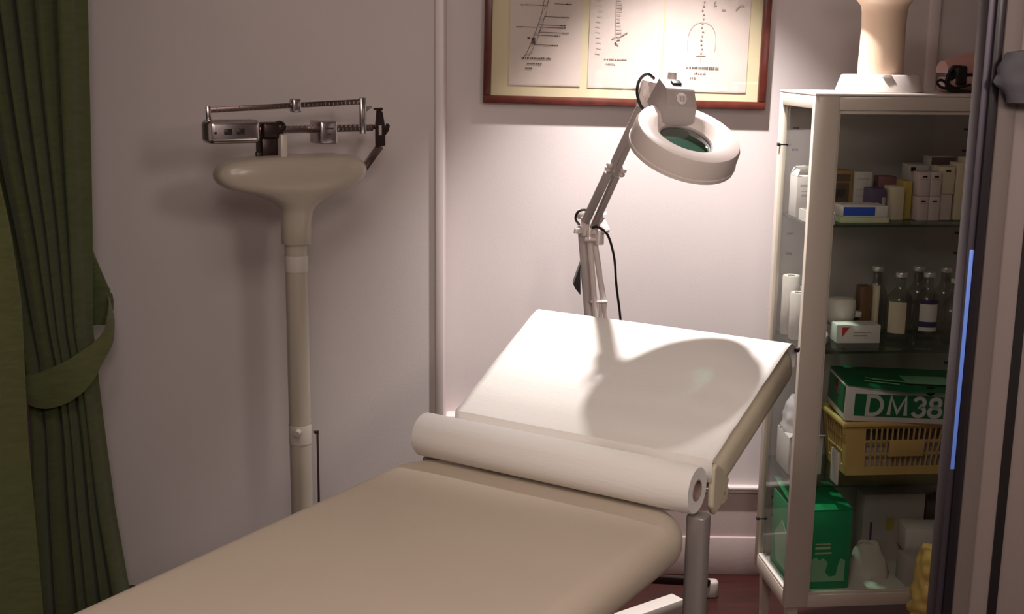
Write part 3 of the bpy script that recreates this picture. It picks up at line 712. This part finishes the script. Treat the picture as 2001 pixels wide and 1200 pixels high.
q = MB(); q.pts([[Vector((0, 0, .095)), Vector((.085, 0, .095)), Vector((.085, .0015, .095)), Vector((0, .0015, .095))], [Vector((.004, -.03, .112)), Vector((.081, -.03, .112)), Vector((.081, -.0285, .112)), Vector((.004, -.0285, .112))]]); q.build('flap', M['whitecard'], wb)
q = MB(); q.box(0, .004, 0, .05, 0, .082, .001); o = q.build('folded_paper', M['whitecard']); tag(o, 'folded white paper upright beside the cabinet door post', 'paper'); place(o, .118, .015, S3)
def crumple(name, label, cat, m, sx, sy, sz, seed, amp=.18, taper=.5, n=26, k=14):
    b = MB(); L = []
    for i in range(k + 1):
        v = i / k; z = sz * v; w = 1 - taper * v ** 1.5
        if i == 0: w *= .97
        ring = []
        for j in range(n):
            a = 2 * PI * j / n; c, s = math.cos(a), math.sin(a)
            rx = sx * math.copysign(abs(c) ** .7, c) * w; ry = sy * math.copysign(abs(s) ** .7, s) * w
            q = 1 + amp * noise.noise((rx * 40 + seed, ry * 40, z * 40))
            ring.append(Vector((rx * q, ry * q, z + (sz * .10 * noise.noise((c * 2 + seed, s * 2, v)) if i > k * .6 else 0))))
        L.append(ring)
    L.append([Vector((p.x * .45, p.y * .45, p.z + .002)) for p in L[-1]]); L.append([Vector((p.x * .05, p.y * .05, p.z * .98)) for p in L[-1]])
    b.pts(L); o = b.build(name, M[m], None, 50); tag(o, label, cat); return o
place(crumple('plastic_wrap', 'crumpled clear plastic wrap on top of the white flapped carton', 'plastic wrap', 'clear', .036, .04, .085, 4, .25), .062, .175, S3 + .096)

# bottom
gb_ = thing('glove_box', 'tall bright green glove box with open lid on the cabinet bottom', 'box')
GW, GD, GH = .148, .17, .205
MB().box(0, GW, 0, GD, 0, GH, .002).build('body', M['bgreen'], gb_)
lidm = MB(); lidm.pts([[Vector((0, 0, GH + .001)), Vector((GW, 0, GH + .001)), Vector((GW, 0, GH + .003)), Vector((0, 0, GH + .003))], [Vector((0, GD, GH + .030)), Vector((GW, GD, GH + .012)), Vector((GW, GD, GH + .014)), Vector((0, GD, GH + .032))]]); lidm.build('lid', M['bgreen'], gb_)
for a in ((.058, .096, .105, .112), (.058, .096, .117, .120), (.058, .1, .093, .097)): MB().box(a[0], a[1], -.0008, .0004, a[2], a[3]).build('printed_panel', M['palegreen'], gb_)
hp = MB(); px_ = [(.030, .02), (.136, .02), (.136, .075), (.124, .08), (.118, .06), (.114, .035), (.098, .032), (.086, .045), (.092, .07), (.080, .082), (.070, .076), (.062, .085), (.050, .078), (.030, .08)]
hp.prism(px_, -.0009, .0004); hp.build('glove_print', M['palegreen2'], gb_, 0)
sp_ = MB(); sp_.pts([[Vector((-.0009, y, z)) for y, z in ((.02, .03), (.12, .03), (.14, .10), (.09, .15), (.04, .12))], [Vector((.0004, y, z)) for y, z in ((.02, .03), (.12, .03), (.14, .10), (.09, .15), (.04, .12))]]); sp_.build('glove_print', M['palegreen2'], gb_, 0)
place(gb_, .022, .028, S4)
for (x, y, z, w, d, h, m, lb, pn) in ((.262, .185, S4, .165, .055, .185, 'pinkcard', 'large pale pink printed carton standing at the back of the cabinet bottom', [('printed_panel', .02, .026, .055, .11, M['purple']), ('printed_panel', .064, .085, .085, .120, M['yellowcard']), ('printed_panel', .012, .034, .052, .058, M['plum'])]),
                                      (.372, .10, S4, .10, .075, .058, 'whitecard', 'plain white carton under the slanted white one, right of the paper bag', []),
                                      (.435, .19, S4 + .0, .06, .05, .160, 'darkbox', 'dark brown carton at the back right of the cabinet bottom', [])):
    carton('carton', lb, 'box', x, y, z, w, d, h, M[m], 0, 'cartons on the cabinet bottom', pn)
carton('carton', 'slanted white carton lying across the pile at the right', 'box', .345, .105, S4 + .0585, .12, .07, .062, M['whitecard'], R(-6), 'cartons on the cabinet bottom')
carton('carton', 'grey white carton with lined print standing in front at the cabinet bottom', 'box', .318, .028, S4, .085, .062, .072, M['greycard'], R(0), 'cartons on the cabinet bottom', [('printed_panel', .050, .066, .044 + i * .006, .047 + i * .006, M['ink2']) for i in range(3)])
place(crumple('paper_bag', 'crumpled white paper bag between the green box and grey carton', 'paper bag', 'bagpaper', .058, .035, .088, 9, .12, .55), .247, .105, S4)
# yellow bag in front of the cabinet
yb = thing('waste_bin', 'white bin with a yellow crumpled bag standing before the cabinet', 'bin')
MB().lathe([(.045, 0), (.05, .01), (.058, .175), (.055, .18)], 24).build('bin_body', M['pinkcard'], yb)
o = crumple('bin_bag', None, None, 'yellowbag', .060, .05, .170, 2, .22, .25, 48, 30); o.parent = yb; o.location = (0, 0, .17)
place(yb, .352, -.075, 0)

# on top of the cabinet
cl = thing('pedestal_stand', 'peach plastic column with flared top on a round white base atop the cabinet', 'stand')
q = MB(); q.lathe([(.100, 0), (.102, .003), (.090, .038), (.086, .041), (.0001, .041)], 48); q.build('base', M['whitebase'], cl, 40)
q = MB(); q.box(-.03, -.008, -.093, -.083, .036, .0415, .002); q.build('label_clip', M['whitebase'], cl)
q = MB(); q.lathe([(.052, .041), (.053, .05), (.0505, .15), (.052, .185), (.055, .200), (.060, .206), (.066, .213), (.088, .228), (.112, .238), (.118, .245), (.118, .258), (.112, .262), (.100, .250), (.0001, .244)], 40); q.build('column', M['flesh'], cl, 50)
place(cl, .199, .128, CT + .006)
hd_ = thing('pink_case', 'shiny pink plastic case with black cord atop the cabinet by the door', 'case')
q = MB(); q.slab(.075, .04, .078, .045, .03, 0, .042, .014, 5); q.build('case_bottom', M['pinkp'], hd_, 50)
q = MB(); L = []
for i in range(15):
    u = i / 14; h = .066 + .034 * math.sin(u * PI * .62 + .25); w = .045 * (1 - .25 * (2 * u - 1) ** 4)
    L.append([Vector((-.003 + .156 * u, .04 + w * math.cos(a), .050 + (h - .05) * max(0, math.sin(a)) + (.0 if math.sin(a) > 0 else -.004))) for a in [2 * PI * k / 20 for k in range(20)]])
q.pts(L); q.build('case_top', M['pinkp'], hd_, 60)
q = MB(); q.box(.0, .148, .0, .08, .028, .056, .004); q.box(.012, .038, -.012, .0, .018, .064, .005); q.build('strap', M['black'], hd_)
q = MB(); q.tube(spline([(.02, -.008, .062), (.0, -.012, .058), (-.012, -.010, .036), (-.010, -.012, .010), (.01, -.02, .004), (.05, -.022, .004), (.10, -.018, .004), (.15, -.014, .004)]), .0033, 8)
q.tube(spline([(.045, -.016, .02), (.02, -.02, .014), (-.01, -.02, .010), (-.028, -.016, .014), (-.036, -.012, .024), (-.026, -.010, .030), (-.012, -.014, .022), (.02, -.022, .006), (.06, -.026, .0045), (.12, -.024, .004)]), .0033, 8)
q.tube(spline([(.03, -.01, .06), (.004, -.008, .062), (-.006, -.006, .05), (-.004, -.006, .02), (.004, -.01, .01)]), .003, 8); q.build('cord', M['black'], hd_)
place(hd_, .368, .12, CT + .006)

# ------------------------------------------------------------------ door edge at the right
DY = 1.70
door = MB(); door.box(.684, XR, DY, DY + .04, 0, ZC - .02, .004); do = struct('door_1', door, M['doorpale2'])
e = MB(); e.box(.659, .685, DY - .004, DY + .044, 0, ZC - .02, .004); e.build('edge_band', M['doorpale'], do)
e = MB(); e.box(.646, .660, DY - .002, DY + .042, 0, ZC - .02, .003); e.build('seal_strip', M['doorseal'], do)
e = MB(); e.box(.636, .647, DY + .002, DY + .04, 0, ZC - .02, .003); e.build('edge_profile', M['alu'], do)
e = MB(); e.box(.6395, .6455, DY + .0005, DY + .0026, .915, 1.238, .0008); e.build('reflection_strip', M['bluereflect'], do)  # added strip painted as the blue reflection in the metal edge
e = MB(); e.box(.712, .725, DY - .003, DY + .002, 0, 1.45); e.build('groove', M['black'], do)
cloth = MB(); L = []
for i in range(13):
    v = i / 12; z = 1.514 - .072 * v; w = .060 * (math.sin(PI * (.24 + .52 * v)) ** .7); cx = .702 + .006 * v; ring = []
    for j in range(22):
        a = 2 * PI * j / 22
        k = 1 + .16 * noise.noise((math.cos(a) * 2.5, math.sin(a) * 2.5, v * 4)) - .10 * abs(math.sin(a * 2.5 + v * 3))
        ring.append(Vector((cx + w * k * math.cos(a), DY - .019 + .020 * k * math.sin(a), z + .006 * math.cos(a) * (1 - v))))
    L.append(ring)
cloth.pts(L); o = cloth.build('cloth_bundle', M['greycloth'], None, 60); tag(o, 'knotted grey cloth bundle hanging on the door edge', 'cloth')

# ------------------------------------------------------------------ curtain
def lerp_tab(tab, z):
    if z >= tab[0][0]: return tab[0][1]
    for (z0, a), (z1, b) in zip(tab, tab[1:]):
        if z1 <= z <= z0:
            t = (z0 - z) / (z0 - z1); return a + (b - a) * t
    return tab[-1][1]
def drape(tabL, tabR, y, z0, z1, folds, depth, nx=150, nz=70, seed=0, amp_tab=None):
    L = []
    for j in range(nz + 1):
        z = z1 + (z0 - z1) * j / nz
        a, b = lerp_tab(tabL, z), lerp_tab(tabR, z); row = []
        for i in range(nx + 1):
            u = i / nx
            ph = u + .055 * math.sin(u * 8 + seed) + .02 * math.sin(u * 19 + seed * 2) + .014 * math.sin(z * 2.1 + u * 5)
            s = math.cos(2 * PI * folds * ph)
            s = math.copysign(abs(s) ** .65, s)
            d = depth * (lerp_tab(amp_tab, z) if amp_tab else 1)
            edge = min(1, (1 - u) * 8, u * 8 + .3)
            row.append(Vector((a + (b - a) * u + .010 * noise.noise((u * 6, z * 2, seed)) * edge, y - d * s * (.6 + .5 * noise.noise((u * 4, seed, z * .4))) + (1 - edge) * .02, z)))
        L.append(row)
    m = MB(); m.pts(L, close=False); return m
cur = thing('curtain', 'dark green curtain gathered by a cloth tieback at the left', 'curtain', (-1.15, 3.0, 0))
zr = 2.5
m = drape([(zr, -1.50), (1.6, -1.40), (1.1, -1.30), (.72, -1.235), (.64, -1.232), (.52, -1.226), (.0, -1.255)],
          [(zr, -1.018), (1.6, -1.030), (1.05, -1.050), (.80, -1.062), (.70, -1.056), (.52, -1.046), (.32, -1.032), (.12, -1.008), (0, -.99)],
          3.0, zr, .012, 6.3, .040, seed=1.3, amp_tab=[(zr, 1.0), (1.2, .95), (.70, .62), (.62, .6), (.4, .85), (0, 1.0)])
fo = m.build('drape', M['curtain'], cur, 180); fo.matrix_parent_inverse = Matrix.Translation((1.15, -3.0, 0))
md = fo.modifiers.new('thickness', 'SOLIDIFY'); md.thickness = .002
# tieback: band round the bunch, up to the hook at the right
tb = MB(); n_ = 60
ctl = [(-1.245, 3.01, .690, .012), (-1.232, 2.965, .680, .024), (-1.205, 2.945, .668, .036), (-1.165, 2.938, .664, .046), (-1.120, 2.940, .678, .048), (-1.080, 2.950, .705, .044), (-1.052, 2.972, .735, .034), (-1.034, 3.00, .758, .026), (-1.022, 3.03, .785, .022), (-1.022, 3.06, .83, .021), (-1.030, 3.085, .868, .020)]
pc = spline([c[:3] for c in ctl], 6); ws = spline([(c[3], 0, 0) for c in ctl], 6); L = []
for k, (p, w) in enumerate(zip(pc, ws)):
    t = (pc[min(k + 1, len(pc) - 1)] - pc[max(k - 1, 0)]).normalized()
    nrm = Vector((-t.z * .0, 0, 1)); nrm = (nrm - t * nrm.dot(t)).normalized(); nrm = (nrm + Vector((-.25, 0, 0))).normalized() if k > 30 else nrm
    f = Vector((0, -.006, 0)); w = w.x
    L.append([p + nrm * w, p + f + nrm * w * .35, p + f - nrm * w * .4, p - nrm * w, p - f * .2 - nrm * w * .6, p - f * .2 + nrm * w * .6])
tb.pts(L)
to_ = tb.build('tieback', M['curtain2'], cur, 60); to_.matrix_parent_inverse = Matrix.Translation((1.15, -3.0, 0))
rf = MB(); L = []
prof_ = [(1.010, -1.050, -1.046), (.985, -1.050, -1.038), (.955, -1.048, -1.026), (.925, -1.045, -1.014), (.905, -1.040, -1.006), (.895, -1.038, -1.000), (.888, -1.036, -1.004), (.876, -1.034, -.996), (.860, -1.030, -.994), (.840, -1.026, -.995), (.820, -1.022, -1.000), (.80, -1.024, -1.006)]
for v, (z, xa, xb) in enumerate(prof_):
    ring = []; xa, xb = min(xa * 1.03 - .02, -1.09), xb * 1.03
    for k in range(20):
        a = 2 * PI * k / 20
        ring.append(Vector(((xa + xb) / 2 + (xb - xa) / 2 * math.cos(a), 3.09 + .016 * math.sin(a) * (1 + .45 * math.sin(v * 1.7 + a * 3)), z + .005 * math.sin(a * 2 + v))))
    L.append(ring)
rf.pts(L); ro = rf.build('tieback_ruffle', M['curtain'], cur, 60); ro.matrix_parent_inverse = Matrix.Translation((1.15, -3.0, 0))
hk = MB(); hk.tube(spline([(-1.175, YL + .004, .872), (-1.13, 3.20, .872), (-1.086, 3.09, .868), (-1.074, 3.060, .870), (-1.070, 3.052, .884)]), .006, 8); hk.cyl((-1.175, YL - .010, .872), (-1.175, YL, .872), .014)
o = hk.build('tieback_hook', M['creamsteel']); tag(o, 'pale wall hook holding the curtain tieback', 'hook')
cur2 = thing('curtain', 'flat olive green curtain edge nearest the left side of the view', 'curtain', (-1.3, 2.7, 0))
m = drape([(zr, -1.66), (0, -1.66)], [(zr, -1.20), (1.3, -1.160), (1.1, -1.130), (.93, -1.117), (.6, -1.125), (.18, -1.119), (0, -1.115)], 2.7, zr, .012, 1.6, .035, seed=4.2)
fo = m.build('drape', M['curtain2'], cur2, 180); fo.matrix_parent_inverse = Matrix.Translation((1.3, -2.7, 0))
md = fo.modifiers.new('thickness', 'SOLIDIFY'); md.thickness = .002
for y, l in ((3.0, 'white curtain rail carrying the gathered curtain'), (2.7, 'white curtain rail carrying the flat olive curtain')):
    q = MB(); q.box(-1.74, -.95, y - .05, y + .05, 2.5, 2.53, .004); q.box(-1.74, -1.70, y - .03, y + .03, 2.53, ZC - .001)
    tag(q.build('curtain_rail', M['trim']), l, 'rail', 'curtain rails near the ceiling')

# ------------------------------------------------------------------ light
def light(name, kind, loc, power, col, **k):
    d = bpy.data.lights.new(name, kind); d.energy = power; d.color = col
    for a, v in k.items(): setattr(d, a, v)
    o = bpy.data.objects.new(name, d); C.objects.link(o); o.location = loc; return o
s = light('ceiling_spot', 'SPOT', (.40, 2.96, 2.20), 200, (1.0, .945, .92), spot_size=R(78), spot_blend=.75, shadow_soft_size=.022)
s.rotation_euler = Vector((.03, .05, -1)).to_track_quat('-Z', 'Y').to_euler()
s = light('corridor_lamp', 'AREA', (1.05, .10, 1.98), 11, (1.0, .87, .78), shape='DISK', size=.32)
s.rotation_euler = (Vector((-.55, 3.0, 1.15)) - s.location).to_track_quat('-Z', 'Y').to_euler()
s = light('front_fill', 'AREA', (.20, -.70, 2.15), 12, (1.0, .88, .80), shape='DISK', size=.5)  # unseen light, added for extra soft shadows and to brighten the cabinet front
s.rotation_euler = (Vector((.2, 3.0, 1.0)) - s.location).to_track_quat('-Z', 'Y').to_euler()
s = light('overhead_fill', 'AREA', (-.15, .75, 2.58), 14, (1.0, .87, .79), shape='RECTANGLE', size=.8, size_y=.6)  # unseen area light added overhead as general fill
w = bpy.data.worlds.new('World'); bpy.context.scene.world = w; w.use_nodes = True
w.node_tree.nodes['Background'].inputs['Color'].default_value = (.05, .045, .045, 1); w.node_tree.nodes['Background'].inputs['Strength'].default_value = 1

# ------------------------------------------------------------------ camera
cd = bpy.data.cameras.new('camera'); co = bpy.data.objects.new('camera', cd); C.objects.link(co)
cd.sensor_fit = 'HORIZONTAL'; cd.sensor_width = 36.0; cd.lens = 2400 / 2001 * 36.0; cd.clip_start = .02
pitch = R(11.7); roll = .0125
fwd = Vector((0, math.cos(pitch), -math.sin(pitch))); r0 = Vector((1, 0, 0)); u0 = r0.cross(fwd)
rt = r0 * math.cos(roll) + u0 * math.sin(roll); up = -r0 * math.sin(roll) + u0 * math.cos(roll)
mw = Matrix((rt, up, -fwd)).transposed().to_4x4(); mw.translation = (0, 0, 1.5); co.matrix_world = mw
sc = bpy.context.scene; sc.camera = co
sc.view_settings.view_transform = 'Standard'; sc.view_settings.look = 'None'; sc.view_settings.gamma = 1; sc.view_settings.exposure = 0.0
try: sc.view_settings.use_curve_mapping = False
except Exception: pass
sc.cycles.max_bounces = 10; sc.cycles.transparent_max_bounces = 24
